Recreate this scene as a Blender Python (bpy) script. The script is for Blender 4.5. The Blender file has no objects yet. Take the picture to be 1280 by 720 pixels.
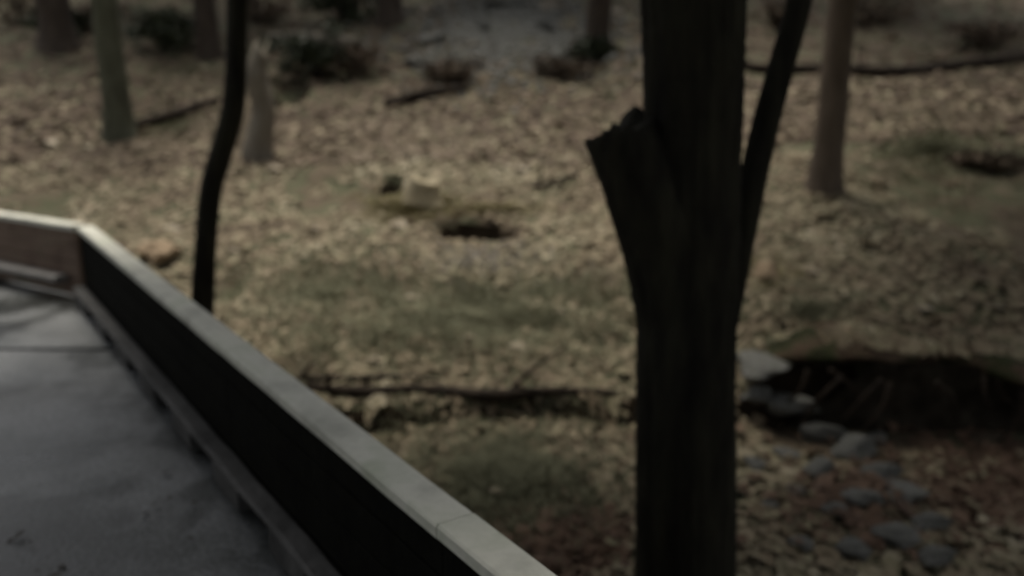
import bpy, math, random
import numpy as np
from mathutils import Vector

random.seed(11)
rng = np.random.default_rng(11)
R = math.radians
scn = bpy.context.scene

# ------------------------------------------------------------------ camera
F_PX, CX, CY, HOR = 1100.0, 640.0, 360.0, 100.0      # in photograph pixels (1280 x 720)
EYE = 1.65                                           # eye height above the deck (deck top is z = 0)
PITCH = math.atan((CY - HOR) / F_PX)
cam_d = bpy.data.cameras.new('camera')
cam = bpy.data.objects.new('camera', cam_d)
scn.collection.objects.link(cam)
cam.location = (0, 0, EYE)
cam.rotation_euler = (math.pi / 2 - PITCH, 0, 0)
cam_d.sensor_width = 36.0
cam_d.lens = 36.0 * F_PX / 1280.0
cam_d.clip_start = 0.05
cam_d.clip_end = 1000.0
cam_d.dof.use_dof = True                             # soft phone picture: focus sits short of the woods
cam_d.dof.focus_distance = 1.6
cam_d.dof.aperture_fstop = 1.5
scn.camera = cam

# ------------------------------------------------------------------ sky, sun, exposure
SUN_AZ, SUN_EL = -14.0, 70.0                         # degrees; azimuth from straight ahead, + to the right
world = bpy.data.worlds.new('World')
scn.world = world
world.use_nodes = True
wt = world.node_tree
wt.nodes.clear()
sky = wt.nodes.new('ShaderNodeTexSky')
sky.sky_type = 'NISHITA'
sky.sun_disc = False
sky.sun_elevation = R(SUN_EL)
sky.sun_rotation = R(SUN_AZ)
sky.dust_density = 4.0
hsv = wt.nodes.new('ShaderNodeHueSaturation')        # cloud-grey light
hsv.inputs['Saturation'].default_value = 0.22
bg = wt.nodes.new('ShaderNodeBackground')
bg.inputs['Strength'].default_value = 0.05
wo = wt.nodes.new('ShaderNodeOutputWorld')
wt.links.new(sky.outputs[0], hsv.inputs['Color'])
wt.links.new(hsv.outputs[0], bg.inputs[0])
wt.links.new(bg.outputs[0], wo.inputs[0])

sun_d = bpy.data.lights.new('sun', 'SUN')
sun_d.energy = 1.5
sun_d.angle = R(24)
sun_d.color = (1.0, 0.93, 0.80)
sun = bpy.data.objects.new('sun', sun_d)
scn.collection.objects.link(sun)
sdir = Vector((math.sin(R(SUN_AZ)) * math.cos(R(SUN_EL)), math.cos(R(SUN_AZ)) * math.cos(R(SUN_EL)), math.sin(R(SUN_EL))))
sun.rotation_euler = sdir.to_track_quat('Z', 'Y').to_euler()
sun.location = sdir * 60

scn.view_settings.view_transform = 'Standard'
scn.view_settings.look = 'None'
scn.view_settings.gamma = 1.0
scn.view_settings.exposure = 1.25

# ------------------------------------------------------------------ pixel rays and terrain
cp, sp = math.cos(PITCH), math.sin(PITCH)

def ray(px, py):
    xc = (np.asarray(px, float) - CX) / F_PX
    yc = -(np.asarray(py, float) - CY) / F_PX
    return np.stack([xc + 0 * yc, cp + yc * sp + 0 * xc, -sp + yc * cp + 0 * xc], -1)

def at_y(px, py, y):
    d = ray(px, py)
    t = y / d[1]
    return Vector((d[0] * t, y, EYE + d[2] * t))

def at_z(px, py, z):
    d = ray(px, py)
    t = (z - EYE) / d[2]
    return Vector((d[0] * t, d[1] * t, z))

def hash2(ix, iy, s):
    n = (ix.astype(np.int64) * 374761393 + iy.astype(np.int64) * 668265263 + s * 69069) & 0x7fffffff
    n = ((n ^ (n >> 13)) * 1274126177) & 0x7fffffff
    return ((n ^ (n >> 16)) & 0xffff) / 65535.0

def vnoise(x, y, s=0):
    x = np.asarray(x, float); y = np.asarray(y, float)
    ix = np.floor(x); iy = np.floor(y)
    fx = x - ix; fy = y - iy
    fx = fx * fx * (3 - 2 * fx); fy = fy * fy * (3 - 2 * fy)
    a = hash2(ix, iy, s); b = hash2(ix + 1, iy, s); c = hash2(ix, iy + 1, s); d = hash2(ix + 1, iy + 1, s)
    return (a * (1 - fx) + b * fx) * (1 - fy) + (c * (1 - fx) + d * fx) * fy - 0.5

def smooth(a, b, x):
    t = np.clip((x - a) / (b - a), 0, 1)
    return t * t * (3 - 2 * t)

LEDGE_Y = 6.35
HOLES = []                                           # (x, y, rx, ry, depth) filled in below

def ledge(x):
    x = np.asarray(x, float)
    return LEDGE_Y + 0.22 * vnoise(x * 0.9, x * 0 + 3.3, 5) + 0.10 * vnoise(x * 3.1, x * 0 + 1.3, 6) + 0.22 * smooth(1.6, 2.4, x)

def height(x, y):
    x = np.asarray(x, float); y = np.asarray(y, float)
    led = ledge(x)
    d = np.maximum(y - led, 0)
    up = 0.195 * d + 0.0034 * np.minimum(d, 30) ** 2 + 0.02 * np.maximum(d - 30, 0)
    step = 0.17 + 0.33 * smooth(1.5, 2.4, x)
    w = 0.10 + 0.1 * smooth(1.5, 2.4, x)
    z = -0.97 - 0.04 * smooth(1.9, 3.0, x) * smooth(1.5, 3.2, y) + step * smooth(led - w, led + w, y) + up
    z = z + 0.34 * vnoise(x * 0.22, y * 0.22, 1) + 0.16 * vnoise(x * 0.8, y * 0.8, 2) + 0.07 * vnoise(x * 2.3, y * 2.3, 3) + 0.03 * vnoise(x * 6, y * 6, 4)
    z = z + smooth(20, 60, np.abs(x)) * 0.05 * np.abs(x)
    for (hx, hy, rx, ry, dep) in HOLES:
        r = np.sqrt(((x - hx) / rx) ** 2 + ((y - hy) / ry) ** 2)
        z = z - dep * (1 - smooth(0.55, 1.05, r))
        z = z + 0.35 * dep * np.exp(-((r - 1.25) / 0.22) ** 2) * smooth(-0.2, 0.5, (y - hy) / ry)      # raised back lip
    return z

def hit(px, py):
    """Where photograph pixels meet the terrain."""
    d = ray(px, py)
    d = d.reshape(-1, 3)
    t = np.full(len(d), 2.5)
    done = np.zeros(len(d), bool)
    for k in range(900):
        p = d * t[:, None]
        done |= (EYE + p[:, 2]) <= height(p[:, 0], p[:, 1])
        t = np.where(done, t, t + 0.05 + 0.012 * t)
        if done.all() or t.max() > 120: break
    lo, hi = t - 0.06 - 0.0125 * t, t.copy()
    for k in range(12):
        m = (lo + hi) / 2
        p = d * m[:, None]
        below = (EYE + p[:, 2]) <= height(p[:, 0], p[:, 1])
        hi = np.where(below, m, hi); lo = np.where(below, lo, m)
    p = d * hi[:, None]
    return np.stack([p[:, 0], p[:, 1], height(p[:, 0], p[:, 1])], -1)

def hit1(px, py):
    return Vector(hit(np.array([px]), np.array([py]))[0])

_h = [hit1(598, 292), hit1(490, 236), hit1(357, 117)]
HOLES.append((_h[0].x, _h[0].y, 0.47, 0.23, 0.22))
HOLES.append((_h[1].x, _h[1].y, 0.15, 0.30, 0.24))
HOLES.append((_h[2].x, _h[2].y, 0.42, 0.60, 0.30))

# ------------------------------------------------------------------ materials
def mat(name, cols, scale=6.0, rough=0.9, detail=6.0, bump=0.0, bscale=None, stretch=(1, 1, 1), island=False, spec=0.3, coords='Object'):
    """Noise-mottled procedural material; island=True adds a random tone per separate piece."""
    m = bpy.data.materials.new(name)
    m.use_nodes = True
    nt = m.node_tree; nt.nodes.clear()
    N = nt.nodes.new; L = nt.links.new
    out = N('ShaderNodeOutputMaterial'); b = N('ShaderNodeBsdfPrincipled')
    L(b.outputs[0], out.inputs[0])
    b.inputs['Roughness'].default_value = rough
    b.inputs['Specular IOR Level'].default_value = spec
    tc = N('ShaderNodeTexCoord'); mp = N('ShaderNodeMapping')
    mp.inputs['Scale'].default_value = stretch
    L(tc.outputs[coords], mp.inputs[0])
    nz = N('ShaderNodeTexNoise'); nz.inputs['Scale'].default_value = scale; nz.inputs['Detail'].default_value = detail
    nz.inputs['Roughness'].default_value = 0.62
    L(mp.outputs[0], nz.inputs['Vector'])
    rp = N('ShaderNodeValToRGB')
    el = rp.color_ramp.elements
    lo, hi = (0.0, 1.0) if island else (0.3, 0.7)
    while len(el) < len(cols): el.new(0.5)
    for i, c in enumerate(cols):
        el[i].position = lo + (hi - lo) * i / (len(cols) - 1)
        el[i].color = (*c, 1)
    if island:
        g = N('ShaderNodeNewGeometry')
        mx = N('ShaderNodeMath'); mx.operation = 'MULTIPLY_ADD'
        mx.inputs[1].default_value = 1.8; mx.inputs[2].default_value = -0.9
        L(nz.outputs[0], mx.inputs[0])
        ad = N('ShaderNodeMath'); ad.operation = 'ADD'; ad.use_clamp = True
        rm = N('ShaderNodeMapRange'); rm.inputs[3].default_value = 0.2; rm.inputs[4].default_value = 0.8
        L(g.outputs['Random Per Island'], rm.inputs[0]); L(rm.outputs[0], ad.inputs[0]); L(mx.outputs[0], ad.inputs[1])
        L(ad.outputs[0], rp.inputs[0])
    else:
        L(nz.outputs[0], rp.inputs[0])
    L(rp.outputs[0], b.inputs['Base Color'])
    if bump:
        n2 = N('ShaderNodeTexNoise'); n2.inputs['Scale'].default_value = bscale or scale * 4; n2.inputs['Detail'].default_value = 8
        L(mp.outputs[0], n2.inputs['Vector'])
        bp = N('ShaderNodeBump'); bp.inputs['Strength'].default_value = bump; bp.inputs['Distance'].default_value = 0.02
        L(n2.outputs[0], bp.inputs['Height']); L(bp.outputs[0], b.inputs['Normal'])
    return m

M = {}
M['soil'] = mat('forest_soil', [(0.055, 0.042, 0.028), (0.105, 0.080, 0.052), (0.075, 0.078, 0.042), (0.135, 0.105, 0.070)], 1.6, 0.95, 9, 0.8, 22)
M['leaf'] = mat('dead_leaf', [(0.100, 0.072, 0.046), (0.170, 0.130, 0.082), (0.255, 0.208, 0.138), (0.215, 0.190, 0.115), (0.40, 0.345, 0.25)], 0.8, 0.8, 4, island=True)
M['far_leaf'] = mat('dark_brown_leaf', [(0.044, 0.029, 0.019), (0.084, 0.058, 0.039), (0.130, 0.093, 0.064), (0.102, 0.080, 0.051), (0.205, 0.160, 0.118)], 0.5, 0.85, 4, island=True)  # browner and darker than the near leaf litter
M['pale_leaf'] = mat('pale_leaf', [(0.34, 0.28, 0.20), (0.46, 0.40, 0.31)], 2, 0.7, 4, island=True)
M['red_leaf'] = mat('russet_leaf', [(0.065, 0.040, 0.026), (0.115, 0.070, 0.045), (0.160, 0.105, 0.072)], 1, 0.85, 4, island=True)
M['wet_leaf'] = mat('wet_leaf', [(0.014, 0.013, 0.009), (0.040, 0.034, 0.024)], 2, 0.6, 4, island=True)
M['grass'] = mat('woodland_grass', [(0.115, 0.116, 0.070), (0.175, 0.174, 0.108), (0.245, 0.232, 0.150)], 1, 0.8, 4, island=True)
M['straw'] = mat('straw_grass', [(0.20, 0.175, 0.085), (0.29, 0.25, 0.13)], 1, 0.8, 4, island=True)
M['twig'] = mat('twig_bark', [(0.030, 0.022, 0.015), (0.085, 0.066, 0.048)], 2, 0.9, 4, island=True)
M['bark_dark'] = mat('wet_dark_bark', [(0.006, 0.005, 0.004), (0.017, 0.016, 0.011), (0.030, 0.029, 0.019)], 9, 0.9, 9, 1.0, 18, (1, 1, 0.22), spec=0.15)
M['bark_brown'] = mat('brown_bark', [(0.035, 0.026, 0.019), (0.075, 0.058, 0.044)], 8, 0.9, 8, 0.8, 18, (1, 1, 0.25))
M['bark_light'] = mat('light_brown_bark', [(0.090, 0.068, 0.050), (0.165, 0.128, 0.096)], 8, 0.9, 8, 0.8, 18, (1, 1, 0.25))
M['bark_moss'] = mat('mossy_bark', [(0.050, 0.046, 0.032), (0.085, 0.088, 0.058), (0.110, 0.110, 0.078)], 6, 0.95, 8, 0.7, 20, (1, 1, 0.4))
M['dead_wood'] = mat('pale_dead_wood', [(0.12, 0.105, 0.080), (0.22, 0.195, 0.155)], 7, 0.9, 8, 0.6, 22, (1, 1, 0.3))
M['stump'] = mat('weathered_stump', [(0.28, 0.24, 0.16), (0.42, 0.36, 0.25)], 7, 0.9, 8, 0.6, 22)
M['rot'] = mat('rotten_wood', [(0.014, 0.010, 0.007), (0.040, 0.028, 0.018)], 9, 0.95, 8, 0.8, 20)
M['turf'] = mat('mossy_turf', [(0.020, 0.016, 0.010), (0.034, 0.040, 0.018), (0.085, 0.058, 0.040), (0.045, 0.034, 0.022)], 4, 0.98, 9, 0.9, 40, spec=0.1)
M['moss'] = mat('moss', [(0.040, 0.050, 0.020), (0.080, 0.092, 0.040)], 9, 0.98, 9, 0.9, 40, spec=0.1)
M['stone'] = mat('grey_stone', [(0.070, 0.069, 0.061), (0.150, 0.148, 0.136), (0.095, 0.100, 0.075)], 5, 0.85, 10, 0.7, 20)
M['stone_pale'] = mat('pale_stone', [(0.17, 0.145, 0.11), (0.28, 0.25, 0.20)], 6, 0.85, 9, 0.5, 20)
M['stone_tan'] = mat('tan_stone', [(0.22, 0.16, 0.10), (0.36, 0.27, 0.18)], 6, 0.9, 9, 0.5, 20)
M['spoil'] = mat('dug_grey_earth', [(0.13, 0.115, 0.098), (0.20, 0.18, 0.155)], 5, 0.98, 9, 0.7, 30)
M['burrow'] = mat('humus_and_ledge_shade', [(0.012, 0.009, 0.006), (0.028, 0.021, 0.014)], 8, 1.0, 8, 0.6, 30, spec=0.0)  # burrow soil; also paints the shadow band along the ledge
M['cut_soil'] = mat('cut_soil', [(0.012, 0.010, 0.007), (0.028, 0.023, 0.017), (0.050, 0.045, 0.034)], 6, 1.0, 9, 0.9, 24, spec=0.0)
M['deck'] = None
M['cap'] = mat('weathered_cap_timber', [(0.36, 0.36, 0.31), (0.58, 0.575, 0.50), (0.40, 0.43, 0.33)], 3.2, 0.75, 9, 0.5, 14, (1, 1, 1), spec=0.4)
M['board'] = mat('black_board', [(0.004, 0.004, 0.003), (0.008, 0.008, 0.006)], 5, 0.9, 8, 0.5, 18, spec=0.05)  # near-black boards, much darker than those at the far end
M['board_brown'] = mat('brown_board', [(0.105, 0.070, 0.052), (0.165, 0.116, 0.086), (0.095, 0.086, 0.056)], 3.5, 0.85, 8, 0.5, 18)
M['kerb'] = mat('shaded_kerb_timber', [(0.014, 0.014, 0.013), (0.085, 0.082, 0.078)], 3.2, 0.7, 9, 0.6, 16)  # rail's shadow and patchy highlights painted into its mottled grey
M['kerb_pale'] = mat('pale_kerb_timber', [(0.16, 0.15, 0.14), (0.25, 0.24, 0.225)], 5, 0.7, 9, 0.5, 16)
M['joint'] = mat('joint_filler', [(0.012, 0.012, 0.012), (0.03, 0.03, 0.028)], 8, 0.9)
M['metal'] = mat('dull_bolt_steel', [(0.10, 0.095, 0.09), (0.20, 0.18, 0.16)], 20, 0.5)
M['crown'] = mat('brown_green_leaf', [(0.040, 0.034, 0.016), (0.070, 0.066, 0.028), (0.110, 0.085, 0.040)], 1, 0.7, 4, island=True)
M['fern'] = mat('dark_evergreen_leaf', [(0.020, 0.026, 0.013), (0.045, 0.055, 0.026)], 2, 0.6, 4, island=True)

def deck_material():
    m = bpy.data.materials.new('damp_concrete'); m.use_nodes = True
    nt = m.node_tree; nt.nodes.clear(); N = nt.nodes.new; L = nt.links.new
    out = N('ShaderNodeOutputMaterial'); b = N('ShaderNodeBsdfPrincipled'); L(b.outputs[0], out.inputs[0])
    tc = N('ShaderNodeTexCoord')
    n1 = N('ShaderNodeTexNoise'); n1.inputs['Scale'].default_value = 1.25; n1.inputs['Detail'].default_value = 8; n1.inputs['Roughness'].default_value = 0.65
    n2 = N('ShaderNodeTexNoise'); n2.inputs['Scale'].default_value = 45; n2.inputs['Detail'].default_value = 6
    L(tc.outputs['Object'], n1.inputs['Vector']); L(tc.outputs['Object'], n2.inputs['Vector'])
    r1 = N('ShaderNodeValToRGB'); e = r1.color_ramp.elements
    e[0].position = 0.42; e[0].color = (0.060, 0.065, 0.063, 1); e[1].position = 0.60; e[1].color = (0.185, 0.192, 0.195, 1)
    mx = e.new(0.49); mx.color = (0.130, 0.136, 0.136, 1)
    L(n1.outputs[0], r1.inputs[0])
    mix = N('ShaderNodeMix'); mix.data_type = 'RGBA'; mix.blend_type = 'MULTIPLY'; mix.inputs[0].default_value = 0.62
    r2 = N('ShaderNodeValToRGB'); r2.color_ramp.elements[0].position = 0.3; r2.color_ramp.elements[1].position = 0.65
    L(n2.outputs[0], r2.inputs[0]); L(r1.outputs[0], mix.inputs[6]); L(r2.outputs[0], mix.inputs[7])
    n3 = N('ShaderNodeTexNoise'); n3.inputs['Scale'].default_value = 2.1; n3.inputs['Detail'].default_value = 5; n3.inputs['Distortion'].default_value = .6
    L(tc.outputs['Object'], n3.inputs['Vector'])
    r3 = N('ShaderNodeValToRGB'); r3.color_ramp.elements[0].position = 0.40; r3.color_ramp.elements[0].color = (.30, .31, .30, 1); r3.color_ramp.elements[1].position = 0.53
    L(n3.outputs[0], r3.inputs[0])
    mix2 = N('ShaderNodeMix'); mix2.data_type = 'RGBA'; mix2.blend_type = 'MULTIPLY'; mix2.inputs[0].default_value = 1.0
    L(mix.outputs[2], mix2.inputs[6]); L(r3.outputs[0], mix2.inputs[7])
    # one old dark damp patch with a ragged edge
    sc_ = at_z(10, 700, 0)
    vd = N('ShaderNodeVectorMath'); vd.operation = 'DISTANCE'; vd.inputs[1].default_value = (sc_.x, sc_.y, 0)
    gp = N('ShaderNodeNewGeometry'); L(gp.outputs['Position'], vd.inputs[0])
    ad = N('ShaderNodeMath'); ad.operation = 'MULTIPLY_ADD'; ad.inputs[1].default_value = -0.9; L(n3.outputs[0], ad.inputs[0]); L(vd.outputs['Value'], ad.inputs[2])
    mr = N('ShaderNodeMapRange'); mr.inputs[1].default_value = -0.16; mr.inputs[2].default_value = 0.02; mr.inputs[3].default_value = 0.22; mr.inputs[4].default_value = 1.0
    L(ad.outputs[0], mr.inputs[0])
    mix3 = N('ShaderNodeMix'); mix3.data_type = 'RGBA'; mix3.blend_type = 'MULTIPLY'; mix3.inputs[0].default_value = 1.0
    L(mix2.outputs[2], mix3.inputs[6]); L(mr.outputs[0], mix3.inputs[7])
    L(mix3.outputs[2], b.inputs['Base Color'])
    rr = N('ShaderNodeMapRange'); rr.inputs[1].default_value = 0.35; rr.inputs[2].default_value = 0.65; rr.inputs[3].default_value = 0.26; rr.inputs[4].default_value = 0.5
    L(n1.outputs[0], rr.inputs[0]); L(rr.outputs[0], b.inputs['Roughness'])
    bp = N('ShaderNodeBump'); bp.inputs['Strength'].default_value = 0.5; bp.inputs['Distance'].default_value = 0.006
    L(n2.outputs[0], bp.inputs['Height']); L(bp.outputs[0], b.inputs['Normal'])
    return m
M['deck'] = deck_material()

# ------------------------------------------------------------------ object helpers
C = scn.collection

def link(name, me, m, parent=None, smooth_shade=False):
    o = bpy.data.objects.new(name, me)
    C.objects.link(o)
    if m is not None and len(me.materials) == 0: me.materials.append(m)
    if smooth_shade:
        me.polygons.foreach_set('use_smooth', np.ones(len(me.polygons), bool))
    if parent is not None: o.parent = parent
    return o

def tag(o, label=None, cat=None, group=None, kind=None):
    if label: o['label'] = label
    if cat: o['category'] = cat
    if group: o['group'] = group
    if kind: o['kind'] = kind
    return o

def thing(name, loc, label, cat, group=None):
    o = bpy.data.objects.new(name, None)
    o.empty_display_size = 0.2
    C.objects.link(o)
    o.location = loc
    return tag(o, label, cat, group)

def to_mesh(name, v, f):
    me = bpy.data.meshes.new(name)
    me.from_pydata([tuple(p) for p in v], [], [tuple(q) for q in f])
    me.update()
    return me

def np_mesh(name, verts, faces):
    """verts (n,3), faces (m,k) with k constant: fast mesh."""
    me = bpy.data.meshes.new(name)
    m, k = faces.shape
    me.vertices.add(len(verts)); me.vertices.foreach_set('co', verts.astype(np.float32).ravel())
    me.loops.add(m * k); me.loops.foreach_set('vertex_index', faces.astype(np.int32).ravel())
    me.polygons.add(m); me.polygons.foreach_set('loop_start', np.arange(0, m * k, k, dtype=np.int32))
    me.update(calc_edges=True); me.validate()
    return me

class MB:
    def __init__(s): s.v = []; s.f = []
    def add(s, v, f):
        n = len(s.v); s.v += [Vector(p) for p in v]; s.f += [[i + n for i in q] for q in f]
    def beam(s, a, b, w, h, up=Vector((0, 0, 1)), bev=0.006, jitter=0.0):
        """Bevelled timber from a to b, w across, h along up, centred on the line."""
        a = Vector(a); b = Vector(b); d = (b - a).normalized()
        side = d.cross(up).normalized(); u = side.cross(d).normalized()
        ring = []
        for sx, sz in ((-1, -1), (1, -1), (1, 1), (-1, 1)):
            if sx * sz > 0: o = ((sx * (w / 2), sz * (h / 2 - bev)), (sx * (w / 2 - bev), sz * h / 2))
            else: o = ((sx * (w / 2 - bev), sz * h / 2), (sx * (w / 2), sz * (h / 2 - bev)))
            ring += o
        n = max(1, int((b - a).length / 0.25)) if jitter else 1
        vs = []; fs = []
        for k in range(n + 1):
            c = a.lerp(b, k / n)
            jx, jz = random.uniform(-jitter, jitter), random.uniform(-jitter, jitter)
            for (x, z) in ring: vs.append(c + side * (x + jx) + u * (z + jz))
        for k in range(n):
            for i in range(8):
                j = (i + 1) % 8
                fs.append([k * 8 + i, k * 8 + j, k * 8 + 8 + j, k * 8 + 8 + i])
        fs.append(list(range(7, -1, -1))); fs.append([n * 8 + i for i in range(8)])
        s.add(vs, fs)
        return s
    def build(s, name, m, parent=None, smooth_shade=False):
        org = Vector(parent.location) if parent is not None else Vector((0, 0, 0))
        p = parent
        while p is not None and p.parent is not None:
            p = p.parent; org += Vector(p.location)
        return link(name, to_mesh(name, [v - org for v in s.v], s.f), m, parent, smooth_shade)

def tube(pts, rad, seg=20, rough=0.06, furrow=0.0, seed=0, jag=0.0, sub=6, start_cap=True):
    """A gnarled limb through pts with radii rad; Catmull-Rom smoothed. jag makes a splintered end."""
    rnd = random.Random(seed)
    P = [Vector(p) for p in pts]; n = len(P)
    cs, rs = [], []
    for i in range(n - 1):
        p0 = P[max(i - 1, 0)]; p1 = P[i]; p2 = P[i + 1]; p3 = P[min(i + 2, n - 1)]
        for k in range(sub):
            t = k / sub
            cs.append(0.5 * ((2 * p1) + (p2 - p0) * t + (2 * p0 - 5 * p1 + 4 * p2 - p3) * t * t + (3 * p1 - p0 - 3 * p2 + p3) * t ** 3))
            rs.append(rad[i] * (1 - t) + rad[i + 1] * t)
    cs.append(P[-1]); rs.append(rad[-1])
    d0 = (cs[1] - cs[0]).normalized()
    ref = Vector((1, 0, 0)) if abs(d0.x) < 0.8 else Vector((0, 1, 0))
    phase = [rnd.uniform(0, 6.28) for _ in range(4)]
    fur = [rnd.uniform(-1, 1) for _ in range(seg)]
    V = []; Fc = []; arc = 0
    for k, c in enumerate(cs):
        d = (cs[min(k + 1, len(cs) - 1)] - cs[max(k - 1, 0)]).normalized()
        x = (ref - d * ref.dot(d)).normalized(); y = d.cross(x)
        if k: arc += (c - cs[k - 1]).length
        for i in range(seg):
            a = 2 * math.pi * i / seg
            lump = math.sin(2 * a + phase[0] + arc * 1.3) * .5 + math.sin(3 * a + phase[1] - arc * 2.1) * .35 + math.sin(5 * a + phase[2] + arc * 4.0) * .25
            r = rs[k] * (1 + rough * lump + furrow * (fur[i] * (0.7 + 0.5 * math.sin(arc * 3 + i * 1.7)) + rnd.uniform(-.5, .5)))
            q = c + x * (math.cos(a) * r) + y * (math.sin(a) * r)
            if jag and k == len(cs) - 1: q = q + d * (jag * (math.sin(2 * a + phase[3]) + .55 * math.sin(5 * a + phase[0]) + .5 * rnd.uniform(-1, 1)) * .7)
            V.append(q)
    for k in range(len(cs) - 1):
        for i in range(seg):
            j = (i + 1) % seg
            Fc.append([k * seg + i, k * seg + j, (k + 1) * seg + j, (k + 1) * seg + i])
    e = len(V); V.append(cs[-1] - (cs[-1] - cs[-2]).normalized() * jag * 0.8)
    for i in range(seg): Fc.append([(len(cs) - 1) * seg + i, (len(cs) - 1) * seg + (i + 1) % seg, e])
    if start_cap:
        e = len(V); V.append(cs[0])
        for i in range(seg): Fc.append([(i + 1) % seg, i, e])
    return V, Fc

def limb(name, m, parent, pts, rad, **k):
    mb = MB(); v, f = tube(pts, rad, **k); mb.add(v, f)
    return mb.build(name, m, parent, True)

# ------------------------------------------------------------------ ground
def axis(lo, hi, fine_lo, fine_hi, step, grow=1.22):
    a = list(np.arange(fine_lo, fine_hi + 1e-6, step))
    s = step
    while a[-1] < hi: s = min(s * grow, 8); a.append(a[-1] + s)
    s = step
    while a[0] > lo: s = min(s * grow, 8); a.insert(0, a[0] - s)
    return np.array(a)

gx = axis(-160, 160, -7, 8.5, 0.055)
gy = axis(-60, 220, 4.2, 13.5, 0.055)
GX, GY = np.meshgrid(gx, gy)
GZ = height(GX, GY)
gv = np.stack([GX.ravel(), GY.ravel(), GZ.ravel()], -1)
ni, nj = len(gy), len(gx)
idx = np.arange(ni * nj).reshape(ni, nj)
gf = np.stack([idx[:-1, :-1].ravel(), idx[:-1, 1:].ravel(), idx[1:, 1:].ravel(), idx[1:, :-1].ravel()], -1)
gme = np_mesh('ground', gv, gf)
ground = link('ground', gme, M['soil'], None, True)
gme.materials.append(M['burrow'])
# bare dark humus inside the burrow mouths; ledge shadow painted along the step face
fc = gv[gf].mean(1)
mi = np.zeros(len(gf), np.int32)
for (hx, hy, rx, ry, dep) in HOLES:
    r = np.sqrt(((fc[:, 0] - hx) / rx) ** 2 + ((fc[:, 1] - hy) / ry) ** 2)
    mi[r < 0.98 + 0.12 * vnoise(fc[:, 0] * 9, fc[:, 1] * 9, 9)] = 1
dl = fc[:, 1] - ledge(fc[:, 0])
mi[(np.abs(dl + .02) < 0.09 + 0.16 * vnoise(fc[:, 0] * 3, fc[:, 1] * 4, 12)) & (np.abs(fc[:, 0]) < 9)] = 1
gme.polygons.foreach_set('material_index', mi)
tag(ground, kind='structure', label='sloping woodland ground of brown soil rising away from the bridge')

# ------------------------------------------------------------------ deck and parapets
PAR_H = 0.58
A = at_z(96, 283, PAR_H)                              # inner cap edge, far corner
B = at_z(622, 720, PAR_H)
bd = (B - A); bd.z = 0; bd.normalize()                # along the bridge, towards the camera
inw = Vector((bd.y, -bd.x, 0))
if inw.dot(-A) < 0: inw = -inw                        # into the deck
Lf = at_z(0, 268, PAR_H)
fd = (Lf - A); fd.z = 0; fd.normalize()               # along the far parapet, to the left
finw = Vector((fd.y, -fd.x, 0))
if finw.dot(-A) < 0: finw = -finw
A0 = Vector((A.x, A.y, 0))
NEAR = A0 + bd * 11.0                                 # parapet runs on past the camera
FARL = A0 + fd * 7.5

def z3(p, z): return Vector((p.x, p.y, z))

# deck slabs, split where the dark joint crosses
J = at_z(125, 437, 0); Jl = at_z(0, 436, 0)
jd = (Jl - J).normalized()
def cross2(p, d, q, e):
    den = d.x * e.y - d.y * e.x
    t = ((q.x - p.x) * e.y - (q.y - p.y) * e.x) / den
    return p + d * t
edge_out = -inw * 0.10                                # slab runs under the parapet
jr = cross2(J, jd, A0 + edge_out, bd)
jl = J + jd * 7.0
deck = thing('bridge_deck', (A0.x, A0.y, -0.2), 'damp grey concrete bridge deck of slabs beside the low dark parapet', 'deck')
deck['kind'] = 'structure'
del deck['category']
def slab(poly, name):
    n = len(poly); v = [z3(p, 0) for p in poly] + [z3(p, -0.22) for p in poly]
    mb = MB()
    mb.add(v, [list(range(n)), list(range(2 * n - 1, n - 1, -1))] + [[i, i + n, (i + 1) % n + n, (i + 1) % n] for i in range(n)])
    o = mb.build(name, M['deck'], deck)
    # orient normals outwards
    import bmesh
    bm = bmesh.new(); bm.from_mesh(o.data); bmesh.ops.recalc_face_normals(bm, faces=bm.faces); bm.to_mesh(o.data); bm.free()
    return o
gap = Vector((0, -1, 0)) * 0.030
corner_out = A0 + edge_out - finw * 0.10
far_out_l = FARL - finw * 0.10
slab([corner_out, jr - gap, jl - gap, far_out_l], 'slab')
near_r = NEAR + edge_out
near_l = near_r + inw * 4.2
jr2 = cross2(J, jd, near_r, bd)
mid_r = jr2 + bd * 3.9; mid_l = mid_r + jd * 6.5
slab([mid_r, jr2 + gap, jl + gap, mid_l], 'slab')
g2 = bd * 0.02
slab([near_r, mid_r + g2, mid_l + g2, near_l - inw * -1.5], 'slab')
mb = MB(); mb.beam(z3(jr, -0.16), z3(jl, -0.16), 0.040, 0.06, bev=0.003); mb.build('joint_filler', M['joint'], deck)
for (q, off) in ((1.0, 0.5), (5.0, 0.5), (9.0, 0.5), (1.0, 3.2), (5.0, 3.2)):
    p = A0 + bd * q + inw * off
    zb = float(height(p.x, p.y)) - 0.3
    mb = MB(); mb.beam(z3(p, zb), z3(p, -0.22), 0.25, 0.25, up=bd, bev=0.02); mb.build('pier', M['deck'], deck)

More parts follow.
